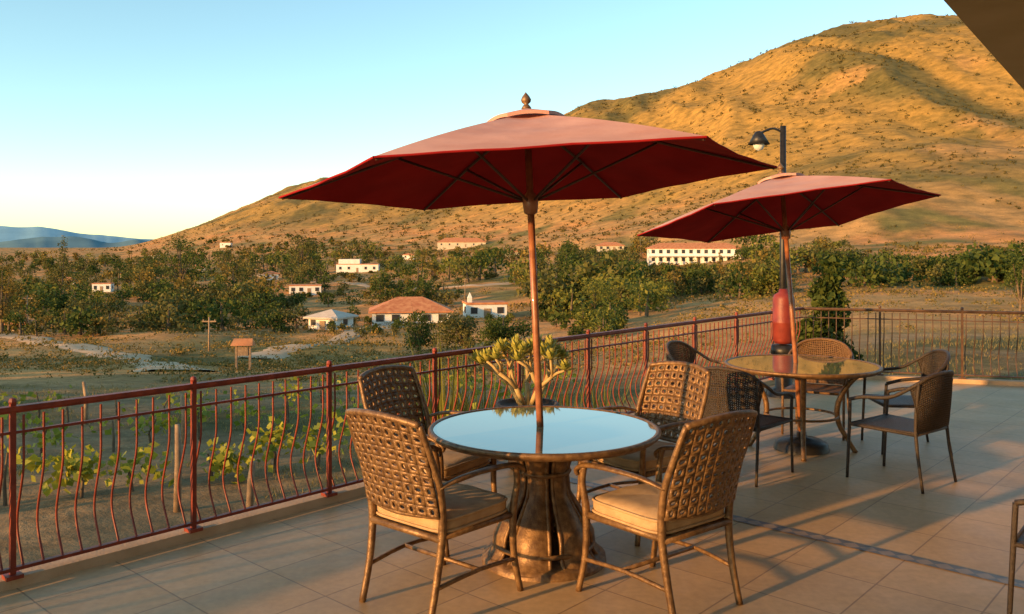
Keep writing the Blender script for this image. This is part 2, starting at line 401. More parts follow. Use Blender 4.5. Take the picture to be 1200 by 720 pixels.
# ---------------------------------------------------------------- houses
def house(name,px,row,w,d,h,rh,rot,wall=M_white,roof=M_tile,nwin=4,floors=1,flat=False,over=.5,ridge=.5,dmin=30):
    X,Y,Zb=place(px,row,dmin); s=Y/1000; w*=s;d*=s;h*=s;rh*=s
    e=empty(name,(X,Y,Zb),rot)
    obj('walls',MB().box((0,0,h/2-1),(w,d,h+2)).mesh('walls',wall,False),e)
    mb=MB()
    if flat:
        mb.box((0,0,h+.15),(w+.3,d+.3,.3))
    else:
        a,b_=w/2+over,d/2+over; rr=max(0,(w/2-d/2*ridge*2)) if w>d else 0
        mb.add([(-a,-b_,h),(a,-b_,h),(a,b_,h),(-a,b_,h),(-rr,0,h+rh),(rr,0,h+rh),(-a,-b_,h-.18),(a,-b_,h-.18),(a,b_,h-.18),(-a,b_,h-.18)],
               [(0,1,5,4),(1,2,5),(2,3,4,5),(3,0,4),(0,6,7,1),(1,7,8,2),(2,8,9,3),(3,9,6,0),(6,9,8,7)])
    obj('roof',mb.mesh('roof',roof,False),e)
    mb=MB(); fh=h/floors
    for fl in range(floors):
        for i in range(nwin):
            xx=-w/2+w*(i+.5)/nwin; ww=min(1.1,w/nwin*.5); wh=min(1.3,fh*.48)
            if i==nwin//2 and fl==0: continue
            mb.box((xx,-d/2-.02,fl*fh+fh*.55),(ww,.1,wh))
        for sx in(-1,1):
            mb.box((sx*(w/2+.02),0,fl*fh+fh*.55),(.1,min(1.2,d*.25),min(1.3,fh*.48)))
    obj('windows',mb.mesh('windows',M_glassd,False),e)
    i=nwin//2; xx=-w/2+w*(i+.5)/nwin
    obj('door',MB().box((xx,-d/2-.03,min(1.05,h*.35)),(min(1,w*.2),.12,min(2.1,h*.7))).mesh('door',M_wood2,False),e)
    return e,w,d,h
house('tile_roof_house',481,379,88,60,16,15,.15,nwin=5)
house('white_cottage',388,385,38,36,14,8,-.35,nwin=3,roof=pmat('pale_roof',(.5,.42,.33),(.6,.5,.4),scale=1,rough=.9))
e,w,d,h=house('white_chapel_house',568,371,46,36,15,5,.2,nwin=3,flat=True)
obj('bell_tower',MB().box((-w*.42,-d*.3,h*.75),(w*.10,w*.10,h*1.5)).add([(-w*.42+a*w*.055,-d*.3+b_*w*.055,h*1.5) for a,b_ in((-1,-1),(1,-1),(1,1),(-1,1))]+[(-w*.42,-d*.3,h*1.95)],[(0,1,4),(1,2,4),(2,3,4),(3,0,4)]).mesh('bell_tower',M_white,False),e)
e,w,d,h=house('white_villa',420,319,48,34,9,3,.1,nwin=5,flat=True)
obj('upper_storey',MB().box((-w*.2,0,h*1.35),(w*.5,d*.8,h*.62)).mesh('upper_storey',M_white,False),e)
house('flat_roof_house',358,344,36,24,9,3,.2,wall=M_white,nwin=4,flat=True)
e,w,d,h=house('long_white_hotel',812,309,104,26,18,6,-.05,nwin=12,floors=2,wall=M_white)
mb=MB()
for i in range(12): mb.box((-w/2+w*(i+.5)/12+w/24,-d/2-1.2,h*.25),(.35,.35,h*.5))
mb.box((0,-d/2-1.0,h*.5),(w,2.0,.3)); obj('gallery',mb.mesh('gallery',M_white,False),e)
obj('lower_wing',MB().box((w*.6,-1,h*.2),(w*.2,d*.7,h*.5)).mesh('lower_wing',M_cream,False),e)
house('hilltop_lodge',541,290,56,20,6,5,.05,wall=M_cream,nwin=6)
house('hilltop_house',715,294,30,16,6,4,.0,wall=M_cream,nwin=4)
house('small_white_house',121,342,20,16,9,3,.2,nwin=3,flat=True)
house('small_white_house',318,328,16,14,7,3,.3,nwin=2)
house('small_white_house',265,290,12,10,5,2.5,.1,nwin=2,flat=True)
house('small_white_house',150,326,14,12,5,2.5,.1,wall=M_cream,nwin=2)
house('small_white_house',22,388,20,16,10,5,.1,wall=M_cream,nwin=2)
house('small_white_house',203,368,16,14,8,3,.1,nwin=2)
house('small_white_house',600,300,22,14,5,3,.1,wall=M_cream,nwin=3)
house('small_white_house',230,320,20,14,6,3,.3,nwin=3)
house('small_white_house',80,334,16,12,6,3,.3,wall=M_cream,nwin=3)
house('small_white_house',180,304,14,10,5,2,.2,nwin=2)
house('small_white_house',300,306,13,10,5,2,-.2,nwin=2)
house('small_white_house',480,304,14,10,5,2,-.2,nwin=2)
for px,row,hh in((245,412,40),(32,392,46),(300,345,30),(545,352,26)):
    X,Y,Zb=place(px,row,25); hh=hh*Y/1000
    e=empty('utility_pole',(X,Y,Zb))
    obj('pole',MB().tube([(0,0,-.5),(0,0,hh)],[.09,.06]).mesh('pole',M_wood2),e)
    obj('crossarm',MB().box((0,0,hh-.35),(1.1,.08,.1)).box((-.45,0,hh-.24),(.06,.06,.12)).box((.45,0,hh-.24),(.06,.06,.12)).mesh('crossarm',M_wood2,False),e)
X,Y,Zb=place(285,434,20); e=empty('roofed_wooden_shrine',(X,Y,Zb)); s=Y/1000
obj('posts',MB().box((-8*s,0,14*s),(2.5*s,2.5*s,30*s)).box((8*s,0,14*s),(2.5*s,2.5*s,30*s)).box((0,0,22*s),(12*s,4*s,10*s)).mesh('posts',M_wood2,False),e)
obj('roof',MB().add([(-13*s,-7*s,29*s),(13*s,-7*s,29*s),(13*s,7*s,29*s),(-13*s,7*s,29*s),(-11*s,0,37*s),(11*s,0,37*s)],[(0,1,5,4),(2,3,4,5),(1,2,5),(3,0,4),(0,3,2,1)]).mesh('roof',M_tile,False),e)
# ---------------------------------------------------------------- vineyard
vd=Vector((.83,.56)).normalized(); vnn=Vector((-vd.y,vd.x))
for r in range(3):
    f=Fol()
    o=Vector((-5.9,9.8))+vnn*3.4*r
    t_=-4.5
    while t_<(7.5+3*r):
        p=o+vd*t_+vnn*R.uniform(-.12,.12); zz=float(zt(p.x,p.y))
        hh=R.uniform(.34,.62)
        f.trunk([(p.x,p.y,zz-.1),(p.x+R.uniform(-.05,.05),p.y,zz+hh*.5),(p.x+R.uniform(-.1,.1),p.y,zz+hh)],[.025,.02,.012],1,5)
        n=R.choice((16,50,90)) if r<1 else R.choice((6,20,40))
        for k in range(3):
            c=np.array([p.x+R.uniform(-.35,.35),p.y+R.uniform(-.25,.25),zz+hh*R.uniform(.6,1.05)])
            f.leaves(c+rng.normal(size=(n//2,3))*np.array([.15,.13,.09]),rng.uniform(.03,.08,n//2),0,.85)
        t_+=R.uniform(.5,1.05)
    f.make('grape_vine_row',[M_vine,M_bark])
for X,Y,hh in((-3.85,9.8,1.0),(-3.05,9.9,.55),(-6.6,10.6,.8),(-1.9,12.6,.7),(-5.4,14,.8),(-2.6,16,.8),(-8,16,.8)):
    zz=float(zt(X,Y)); obj('vineyard_stake',MB().tube([(X,Y,zz-.2),(X+.02,Y,zz+hh*.6),(X+R.uniform(-.05,.05),Y,zz+hh)],[.045,.04,.03],7).mesh('vineyard_stake',M_wood2))
f=Fol(); N_=14000
u=rng.uniform(-.75,.8,N_); D=np.exp(rng.uniform(math.log(6.5),math.log(34),N_)); X=u*D;Y=D
keep=(fbm(X/3.2,Y/2.5,25,4)+rng.uniform(-.3,.3,N_))>0.05
X,Y=X[keep],Y[keep]; n=len(X); P=np.stack([X,Y,zt(X,Y)],-1)
k=6; P=np.repeat(P,k,0)+rng.normal(size=(n*k,3))*np.array([.05,.05,0]); hgt=rng.uniform(.03,.12,n*k)
dx=rng.normal(size=(n*k,2))*.03; a=rng.uniform(0,6.28,n*k); wv=np.stack([np.cos(a),np.sin(a),0*a],-1)*.006
tip=P+np.stack([dx[:,0],dx[:,1],hgt],-1); mid=(P+tip)/2
V=np.stack([P-wv,mid-wv,tip,mid+wv],1).reshape(-1,3); f.put(V,np.arange(4*n*k).reshape(-1,4),0)
f.make('vineyard_grass',[M_grass])
# ---------------------------------------------------------------- terrace
A0=Vector((-2.56,4.375)); Cn=Vector((3.94,11.6)); e1=(Cn-A0).normalized(); e2=Vector((e1.y,-e1.x)); rd=Vector((2.56,-.8)).normalized()
rotA=math.atan2(e1.y,e1.x)
M_floor,t,b=nt('terrace_tile'); N=t.nodes;L=t.links
geo=N.new('ShaderNodeNewGeometry'); mp=N.new('ShaderNodeMapping'); mp.vector_type='TEXTURE'
mp.inputs['Rotation'].default_value=(0,0,rotA); mp.inputs['Location'].default_value=(1.48,5.47,0)
L.new(geo.outputs['Position'],mp.inputs['Vector'])
br=N.new('ShaderNodeTexBrick'); br.offset=0; br.inputs['Scale'].default_value=1
br.inputs['Brick Width'].default_value=.5; br.inputs['Row Height'].default_value=.5; br.inputs['Mortar Size'].default_value=.005; br.inputs['Mortar Smooth'].default_value=.3
br.inputs['Color1'].default_value=(.54,.345,.165,1); br.inputs['Color2'].default_value=(.60,.395,.20,1); br.inputs['Mortar'].default_value=(.33,.21,.105,1)
L.new(mp.outputs[0],br.inputs['Vector'])
c=mul(br.outputs['Color'],ramp(noise(1.1,6,.65),.3,.7,(.74,.74,.72),(1.06,1.06,1.06)))
c=mul(c,ramp(noise(22,5,.6),.3,.7,(.86,.86,.86),(1.05,1.05,1.05)))
L.new(c,b.inputs['Base Color'])
mr=N.new('ShaderNodeMapRange'); L.new(noise(3,5,.6),mr.inputs[0]); mr.inputs[3].default_value=.34; mr.inputs[4].default_value=.6
L.new(mr.outputs[0],b.inputs['Roughness']); b.inputs['Specular IOR Level'].default_value=.4
bp=N.new('ShaderNodeBump'); bp.inputs['Strength'].default_value=.35; bp.inputs['Distance'].default_value=.003; bp.invert=True
L.new(br.outputs['Fac'],bp.inputs['Height']); L.new(bp.outputs[0],b.inputs['Normal'])
P=[A0-e1*12-e2*.14, Cn+(-e2)*.14+e1*.1, Cn+rd*8+Vector((.1,.2)), Vector((14,-8)), Vector((-3,-12))]
mb=MB(); n=len(P)
mb.add([(p.x,p.y,0) for p in P]+[(p.x,p.y,-1.7) for p in P],[tuple(range(n))[::-1]]+[(i,(i+1)%n,(i+1)%n+n,i+n) for i in range(n)])
obj('terrace_floor',mb.mesh('terrace_floor',M_floor,False))
M_mos,t,b=nt('mosaic_strip'); N=t.nodes;L=t.links
geo=N.new('ShaderNodeNewGeometry'); mp=N.new('ShaderNodeMapping'); mp.vector_type='TEXTURE'; mp.inputs['Rotation'].default_value=(0,0,rotA+math.pi/4); L.new(geo.outputs['Position'],mp.inputs['Vector'])
ck=N.new('ShaderNodeTexChecker'); ck.inputs['Scale'].default_value=14; ck.inputs[1].default_value=(.12,.12,.12,1); ck.inputs[2].default_value=(.28,.21,.15,1)
L.new(mp.outputs[0],ck.inputs[0]); L.new(mul(ck.outputs[0],ramp(noise(9,5,.6),.3,.7,(.7,.75,.85),(1.1,1.1,1.1))),b.inputs['Base Color']); b.inputs['Roughness'].default_value=.45
s0=Vector((1.48,5.47)); mb=MB(); hw=.05
a=s0-e2*2.2; c_=s0+e2*7
mb.add([(a.x-e1.x*hw,a.y-e1.y*hw,.004),(c_.x-e1.x*hw,c_.y-e1.y*hw,.004),(c_.x+e1.x*hw,c_.y+e1.y*hw,.004),(a.x+e1.x*hw,a.y+e1.y*hw,.004)],[(0,1,2,3)])
obj('mosaic_floor_strip',mb.mesh('mosaic_floor_strip',M_mos,False))
M_kerb=pmat('kerb_concrete',(.42,.28,.16),(.52,.36,.22),scale=5,rough=.85,bump=.3)
mb=MB()
def bar(mb,p,q,z,w,h,sh=0):
    p=Vector(p);q=Vector(q); d=q-p; c=(p+q)/2; mb.box((c.x,c.y,z),(d.length,w,h),(0,0,math.atan2(d.y,d.x)))
bar(mb,A0-e1*12-e2*.06,Cn-e2*.06-e1*.03,.02,.14,.07); bar(mb,Cn+rd*.07,Cn+rd*8,.02,.14,.07)
obj('terrace_kerb',mb.mesh('terrace_kerb',M_kerb,False))
def railing(name,p0,d,n,length,out,sp=.98,first=0):
    e=empty(name); bars=MB(); tops=MB(); posts=MB()
    nb=int(length/.098)
    for i in range(nb):
        s_=i*.098+.049; 
        if abs((s_-first+sp/2)%sp-sp/2)<.03: continue
        s_+=R.uniform(-.003,.003); p=p0+d*s_; j_=R.uniform(-.006,.006)
        prof=[(0,.10),(.035,.16),(.085,.26),(.085,.36),(.035,.50),(.0,.62),(0,.76),(0,.885)]
        bars.tube([(p.x+out.x*o_*(1+j_*12),p.y+out.y*o_*(1+j_*12),z_) for o_,z_ in prof],.0065,6,smooth=3,cap=False)
    for z_,w_,h_ in((.925,.05,.022),(.80,.022,.014),(.10,.03,.018)):
        bar(tops,p0,p0+d*length,z_,w_,h_)
    tops.tube([(p0.x,p0.y,.912),(p0.x+d.x*length,p0.y+d.y*length,.912)],.014,8)
    k=0
    while first+k*sp<=length:
        p=p0+d*(first+k*sp)
        posts.box((p.x,p.y,.50),(.026,.026,.9),(0,0,math.atan2(d.y,d.x)))
        posts.lathe([(.0,.940),(.014,.944),(.020,.958),(.015,.974),(0,.98)],10,(p.x,p.y,0))
        posts.box((p.x,p.y,.065),(.08,.08,.02),(0,0,math.atan2(d.y,d.x)))
        k+=1
    obj('balusters',bars.mesh('balusters',M_rail),e); obj('rails',tops.mesh('rails',M_rail,False),e); obj('posts',posts.mesh('posts',M_rail,False),e)
railing('red_iron_railing',A0-e1*.98*5,e1,0,9.72+4.9,-e2)
M_rail_save=M_rail; M_rail=pmat('rail_dark_paint',(.06,.03,.018),(.12,.06,.03),scale=12,rough=.5)
railing('dark_iron_railing',Cn,rd,0,7.8,Vector((-rd.y,rd.x)),first=.98)
M_rail=M_rail_save
# ---------------------------------------------------------------- building with roof overhang
bd=Vector((1.88,2.46)).normalized(); bn=Vector((bd.y,-bd.x)); B0=Vector((2.17,4.3))
M_soff=pmat('roof_soffit',(.34,.28,.14),(.4,.33,.18),scale=2,rough=.8)
M_stucco=pmat('house_stucco',(.6,.47,.3),(.68,.54,.36),scale=3,rough=.9,bump=.3)
e=empty('terrace_building')
def prism(mb,pts,z0,z1):
    n=len(pts); mb.add([(p.x,p.y,z0) for p in pts]+[(p.x,p.y,z1) for p in pts],[tuple(range(n))[::-1],tuple(range(n,2*n))]+[(i,(i+1)%n,(i+1)%n+n,i+n) for i in range(n)])
mb=MB(); prism(mb,[B0-bd*9,B0-bd*9+bn*8,B0+bd*5.2+bn*8,B0+bd*5.2],3.0,3.28); obj('roof',mb.mesh('roof',M_soff,False),e)
mb=MB(); prism(mb,[B0-bd*8+bn*1.9,B0-bd*8+bn*7.6,B0+bd*4.6+bn*7.6,B0+bd*4.6+bn*1.9],-1.2,2.998); obj('walls',mb.mesh('walls',M_stucco,False),e)
mb=MB()
for s_ in(-6,-3.2,-.4,2.4):
    c_=B0+bd*s_+bn*1.88; mb.box((c_.x,c_.y,1.15),(1.6,.08,2.1),(0,0,math.atan2(bd.y,bd.x)))
obj('glass_doors',mb.mesh('glass_doors',M_glassd,False),e)
# ---------------------------------------------------------------- patio furniture
def seatcushion(zc=.45,w=.52,d=.50,h=.11):
    mb=MB()
    sp=lambda a,p:math.copysign(abs(a)**p,a)
    def fn(u,v):
        th=2*math.pi*u; ph=math.pi*(v-.5)
        cr=sp(math.cos(ph),.35); X_=w/2*cr*sp(math.cos(th),.3);Y_=d/2*cr*sp(math.sin(th),.3)
        return (X_,Y_+.01,zc+h/2*sp(math.sin(ph),.7)+(.005*math.sin(X_*23+Y_*9)+.004*math.sin(Y_*31) if v>.6 else 0))
    mb.grid(fn,48,22)
    def loop(z_):
        pts=[]
        for k in range(41):
            th=2*math.pi*k/40
            pts.append((w/2*sp(math.cos(th),.3),d/2*sp(math.sin(th),.3)+.01,z_))
        mb.tube(pts,.007,6,cap=False)
    loop(zc+.026); loop(zc-.028)
    return mb.mesh('cushion',M_cush)
def cast_frame():
    mb=MB()
    for s_ in(-1,1):
        mb.tube([(s_*.235,-.31,0),(s_*.235,-.262,.2),(s_*.245,-.235,.42),(s_*.26,-.262,.62),(s_*.262,-.33,.80),(s_*.25,-.385,.945)],[.017,.018,.02,.018,.016,.014],8,4)
        mb.tube([(s_*.275,.30,0),(s_*.262,.262,.2),(s_*.268,.25,.42),(s_*.285,.26,.56),(s_*.29,.24,.655)],[.016,.017,.02,.017,.016],8,4)
        mb.tube([(s_*.262,-.275,.64),(s_*.30,-.15,.675),(s_*.315,.05,.68),(s_*.30,.22,.66),(s_*.295,.29,.625),(s_*.292,.285,.595)],[.016,.021,.024,.024,.02,.012],8,4,flat=.55)
        mb.tube([(s_*.24,-.275,.17),(s_*.262,.0,.19),(s_*.266,.268,.17)],.011,6,3)
        mb.tube([(s_*.24,-.24,.40),(s_*.262,.25,.40)],.018,6)
    mb.tube([(-.262,0,.19),(.262,0,.19)],.011,6); mb.tube([(-.262,.25,.39),(.262,.25,.39)],.02,8); mb.tube([(-.245,-.24,.39),(.245,-.24,.39)],.018,8)
    mb.tube([(-.25,-.385,.945),(-.15,-.42,.965),(0,-.435,.975),(.15,-.42,.965),(.25,-.385,.945)],.017,8,4)
    mb.tube([(-.25,-.25,.50),(-.12,-.285,.495),(0,-.295,.49),(.12,-.285,.495),(.25,-.25,.50)],.013,8,4)
    mb.box((0,0,.398),(.5,.46,.012))
    return mb.mesh('frame',M_bronze)
def back_panel():
    mb=MB()
    def S(a,bb):
        return (a*.252,-.262-.125*bb**1.2-.045*(1-a*a),.50+bb*(.445+.03*(1-a*a)))
    NC,NR=9,9
    for i in range(NC):
        for j in range(NR):
            a0=-1+2*i/NC;a1=-1+2*(i+1)/NC;b0=j/NR;b1=(j+1)/NR;ca=(a0+a1)/2;cb=(b0+b1)/2;ha=(a1-a0)/2;hb=(b1-b0)/2
            solid=(abs(i-4)<=1 and 2<=j<=5)
            dirs=[(-1,-1),(0,-1),(1,-1),(1,0),(1,1),(0,1),(-1,1),(-1,0)]
            outer=[S(ca+dx*ha,cb+dy*hb) for dx,dy in dirs]
            if (i+j)%2: fx,fy=.56,.38
            else: fx,fy=.36,.58
            if solid: fx,fy=.58,.22
            inner=[]
            for dx,dy in dirs:
                l=math.hypot(dx,dy); inner.append(S(ca+dx/l*ha*fx,cb+dy/l*hb*fy))
            mb.add(outer+inner,[(k,(k+1)%8,8+(k+1)%8,8+k) for k in range(8)])
    return mb.mesh('back',M_bronze)
ME_f=cast_frame();ME_b=back_panel();ME_c=seatcushion()
def cast_chair(x_,y_,th,cush=True):
    e=empty('cast_metal_armchair',(x_,y_,0),-math.radians(th))
    obj('frame',ME_f,e); obj('backrest',ME_b,e,mods=[('Solidify',{'thickness':.012,'offset':0})])
    if cush: obj('seat_cushion',ME_c,e)
def wicker_meshes():
    fr=MB()
    U=[(-.28,.24,.60),(-.295,.12,.635),(-.30,-.08,.66),(-.27,-.22,.74),(-.17,-.31,.82),(0,-.345,.845),(.17,-.31,.82),(.27,-.22,.74),(.30,-.08,.66),(.295,.12,.635),(.28,.24,.60)]
    fr.tube(U,.014,8,4)
    for s_ in(-1,1):
        fr.tube([(s_*.28,.24,.60),(s_*.27,.25,.42),(s_*.27,.27,0)],[.013,.013,.011],8,3)
        fr.tube([(s_*.25,-.27,.77),(s_*.235,-.24,.42),(s_*.25,-.30,0)],[.012,.013,.011],8,3)
        fr.tube([(s_*.235,-.24,.40),(s_*.27,.25,.41)],.012,6)
    fr.tube([(-.27,.25,.41),(.27,.25,.41)],.013,6); fr.tube([(-.235,-.24,.40),(.235,-.24,.40)],.012,6)
    sh=MB()
    def top(a):
        an=a*1.25; return Vector((.285*math.sin(an),-.345+.19*(1-math.cos(an))*1.0,.84-.115*abs(a)**2.2))
    def bs(u_,v_):
        a=u_*2-1; p=top(a); q_=Vector((a*.235,-.27+.02*a*a,.42)); r=p.lerp(q_,v_); r.y-=.02*math.sin(math.pi*v_); return tuple(r)
    sh.grid(bs,34,24)
    st=MB(); st.grid(lambda u_,v_:((u_*2-1)*(.235+.035*v_),-.24+.49*v_,.418-.012*math.sin(math.pi*u_)*math.sin(math.pi*v_)),10,10)
    return fr.mesh('frame',M_dark),sh.mesh('back',M_dark),st.mesh('seat',M_dark)
W1,W2,W3=wicker_meshes()
def wicker_chair(x_,y_,th,mat=None):
    e=empty('wicker_armchair',(x_,y_,0),-math.radians(th))
    o=[obj('frame',W1,e), obj('woven_back',W2,e,mods=[('Wireframe',{'thickness':.012})]), obj('seat',W3,e,mods=[('Solidify',{'thickness':.02})])]
    if mat:
        for q_ in o: q_.material_slots[0].link='OBJECT'; q_.material_slots[0].material=mat
M_gl,t,b=nt('table_glass'); b.inputs['Base Color'].default_value=(.17,.19,.12,1); b.inputs['Roughness'].default_value=.05; b.inputs['IOR'].default_value=1.8
b.inputs['Coat Weight'].default_value=.5; b.inputs['Coat Roughness'].default_value=.02
def table(x_,y_,rot,ped=True):
    e=empty('round_glass_patio_table',(x_,y_,0),rot)
    obj('glass_top',MB().lathe([(0.0,.736),(.3,.736),(.625,.736),(.628,.733),(.628,.728),(0,.728)],72).mesh('glass_top',M_gl,False),e)
    rim=MB().lathe([(.622,.724),(.622,.740),(.640,.742),(.650,.735),(.650,.722),(.640,.712),(.625,.700),(.60,.695),(.60,.705),(.622,.724)],72)
    obj('rim',rim.mesh('rim',M_bronze),e)
    mb=MB(); 
    for k in range(4):
        a=k*math.pi/2+math.pi/4; c_,s_=math.cos(a),math.sin(a)
        mb.tube([(.08*c_,.08*s_,.70),(.61*c_,.61*s_,.71)],.014,6)
    mb.lathe([(0,.715),(.17,.715),(.17,.69),(.10,.66),(0.07,.62)],28)
    if ped:
        prof=[(.20,.70),(.17,.62),(.13,.50),(.14,.38),(.21,.26),(.26,.16),(.27,.08),(.32,.02)]
        for k in range(6):
            a0=k*math.pi/3
            def fn(u_,v_,a0=a0):
                i=v_*(len(prof)-1); j=min(int(i),len(prof)-2); f_=i-j; r_=prof[j][0]*(1-f_)+prof[j+1][0]*f_; z_=prof[j][1]*(1-f_)+prof[j+1][1]*f_
                a=a0+(u_-.5)*.80; rr=r_*(1+.10*math.cos((u_-.5)*math.pi)); return (rr*math.cos(a),rr*math.sin(a),z_)
            mb.grid(fn,6,21)
            for sg in(-.5,.5):
                mb.tube([(r_*1.0*math.cos(a0+sg*.8),r_*math.sin(a0+sg*.8),z_) for r_,z_ in prof],.012,6,3)
        mb.lathe([(0,.05),(.30,.05),(.345,.035),(.35,.0)],36); mb.lathe([(.05,.70),(.055,.05)],16)
        for r_,z_ in((.142,.5),(.275,.1)): mb.tube([(r_*math.cos(k*math.pi/12),r_*math.sin(k*math.pi/12),z_) for k in range(25)],.014,6,cap=False)
    else:
        for k in range(4):
            a=k*math.pi/2+math.pi/4; c_,s_=math.cos(a),math.sin(a)
            mb.tube([(r_*c_,r_*s_,z_) for r_,z_ in((.52,.70),(.40,.60),(.30,.42),(.30,.25),(.38,.10),(.44,.0))],[.02,.022,.024,.022,.02,.022],8,4)
        mb.tube([(.30*math.cos(k*math.pi/12),.30*math.sin(k*math.pi/12),.30) for k in range(25)],.011,6,cap=False)
    obj('pedestal' if ped else 'legs',mb.mesh('pedestal',M_bronze),e)
    if not ped:
        e3=empty('umbrella_base',(x_,y_,0)); obj('base',MB().lathe([(0,.15),(.04,.15),(.045,.11),(.16,.09),(.22,.06),(.235,.0)],32).mesh('base',M_black),e3)
def umbrella(x_,y_,tilt,Rr,zr,za,rot,kx=0,name='patio_umbrella'):
    e=empty(name,(x_,y_,0)); d=Vector((tilt[0],tilt[1],1)).normalized()
    e.rotation_mode='QUATERNION'; e.rotation_quaternion=Vector((0,0,1)).rotation_difference(d)
    drop=za-zr
    def rib(k,s_):
        a=rot+k*math.pi/3; return Vector((Rr*s_*math.cos(a),Rr*s_*math.sin(a),za-drop*(.80*s_+.20*s_*s_)+kx*Rr*s_*math.cos(a)))
    def surf(k,s_,t_,off):
        p=rib(k,s_).lerp(rib(k+1,s_),t_); q_=4*t_*(1-t_)
        p.x*=1-.035*q_*s_*s_; p.y*=1-.035*q_*s_*s_; p.z+=-.022*q_*math.sin(math.pi*min(s_,1)*.9)+.012*q_*s_*s_-off
        p.z+=.004*math.sin(s_*19+k*2)*q_+.003*math.sin(t_*17+k*5+s_*9)*s_*q_
        return tuple(p)
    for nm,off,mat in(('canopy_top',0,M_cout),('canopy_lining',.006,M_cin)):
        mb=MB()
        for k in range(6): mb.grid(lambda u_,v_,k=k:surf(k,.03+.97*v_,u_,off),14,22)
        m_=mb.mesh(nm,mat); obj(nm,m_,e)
    mb=MB()
    for k in range(6):
        mb.tube([surf(k,1,t_/10,.003) for t_ in range(11)],.006,6,cap=False)
    obj('hem',mb.mesh('hem',M_cin),e)
    mb=MB()
    for k in range(6):
        def cap(u_,v_,k=k):
            s_=.16*v_; p=rib(k,s_).lerp(rib(k+1,s_),u_); q_=4*u_*(1-u_); p.z+=.035-.01*v_+.012*q_*v_; return tuple(p)
        mb.grid(cap,6,4)
        def cap2(u_,v_,k=k):
            p=Vector(cap(u_,1)); p.z-=.02*v_; return tuple(p)
        mb.grid(cap2,6,1)
    obj('vent_cap',mb.mesh('vent_cap',M_cout),e)
    mb=MB(); sl=za-.52
    for k in range(6):
        mb.tube([rib(k,.03)-Vector((0,0,.02)),rib(k,.5)-Vector((0,0,.02)),rib(k,.99)-Vector((0,0,.016))],[.009,.009,.007],6)
        a=rot+k*math.pi/3; mb.tube([(.035*math.cos(a),.035*math.sin(a),sl+.02),rib(k,.52)-Vector((0,0,.028))],.008,6)
    obj('ribs',mb.mesh('ribs',pmat('rib_wood',(.05,.02,.012),(.09,.035,.02),scale=20,rough=.5)),e)
    mb=MB(); mb.tube([(0,0,.10),(0,0,za-.02)],.0205,14)
    mb.lathe([(.021,sl-.06),(.038,sl-.05),(.045,sl),(.045,sl+.04),(.03,sl+.06),(.021,sl+.07)],18); mb.lathe([(.021,za-.16),(.05,za-.14),(.05,za-.08),(.021,za-.05)],18)
    obj('pole',mb.mesh('pole',M_wood),e)
    mb=MB().lathe([(0.012,za+.02),(.03,za+.035),(.02,za+.05),(.012,za+.058),(.026,za+.07),(.03,za+.085),(.02,za+.105),(.008,za+.12),(0,za+.13)],16)
    obj('finial',mb.mesh('finial',M_bronze),e)
    return e
TX,TY=.18,4.8
table(TX,TY,.2,True); umbrella(TX+.01,TY,(-.042,.045),1.43,2.13,2.52,0.02,.022)
T2X,T2Y=2.51,7.4
table(T2X,T2Y,.5,False); umbrella(T2X+.01,T2Y,(-.030,.15),1.32,2.06,2.42,-.20,.075)
def face(x_,y_,tx,ty): return math.degrees(math.atan2(tx-x_,ty-y_))
cast_chair(-.36,4.30,40); cast_chair(.74,4.28,-38)
cast_chair(-.47,5.22,face(-.47,5.22,TX,TY)); cast_chair(.80,5.40,face(.80,5.40,TX,TY)+6)
M_litw=pmat('sunlit_wicker',(.10,.05,.022),(.2,.11,.05),scale=60,rough=.5,bump=.5,bscale=200)  # dark wicker with the sunlit brown put into its colour
wicker_chair(1.80,6.62,face(1.80,6.62,T2X,T2Y)); wicker_chair(2.93,6.45,-38); wicker_chair(3.42,7.45,-85)
wicker_chair(1.80,7.95,face(1.80,7.95,T2X,T2Y),M_litw); wicker_chair(2.9,8.1,face(2.9,8.1,T2X,T2Y),M_litw)
wicker_chair(2.63,3.90,-50)
# succulent in pot
e=empty('potted_succulent',(.12,6.75,0))
M_pot=pmat('dark_pot',(.05,.035,.025),(.09,.06,.04),scale=10,rough=.6)
obj('pot',MB().lathe([(0,0),(.13,0),(.15,.05),(.2,.3),(.235,.46),(.25,.48),(.25,.52),(.225,.52),(.22,.49),(0,.49)],28).mesh('pot',M_pot),e)
mb=MB(); tips=[]
def grow(p,d,l,r,lv):
    q_=p+d*l; mb.tube([p,(p+q_)/2+Vector((R.uniform(-.01,.01),R.uniform(-.01,.01),.005)),q_],[r,r*.9,r*.8],7)
    if lv==0: tips.append((q_,d)); return
    for k in range(3 if lv>1 else 2):
        a=R.uniform(0,6.28)+k*2.1; nd=(d*1.0+Vector((math.cos(a),math.sin(a),R.uniform(.0,.4)))*.75).normalized()
        grow(q_,nd,l*R.uniform(.75,.95),r*.72,lv-1)
for k in range(5):
    a=k*1.26+.3; grow(Vector((.04*math.cos(a),.04*math.sin(a),.48)),Vector((math.cos(a)*.6,math.sin(a)*.6,1)).normalized(),.205,.024,2)
obj('stems',mb.mesh('stems',pmat('succulent_stem',(.38,.26,.10),(.5,.36,.16),scale=20,rough=.8)),e)
mb=MB()
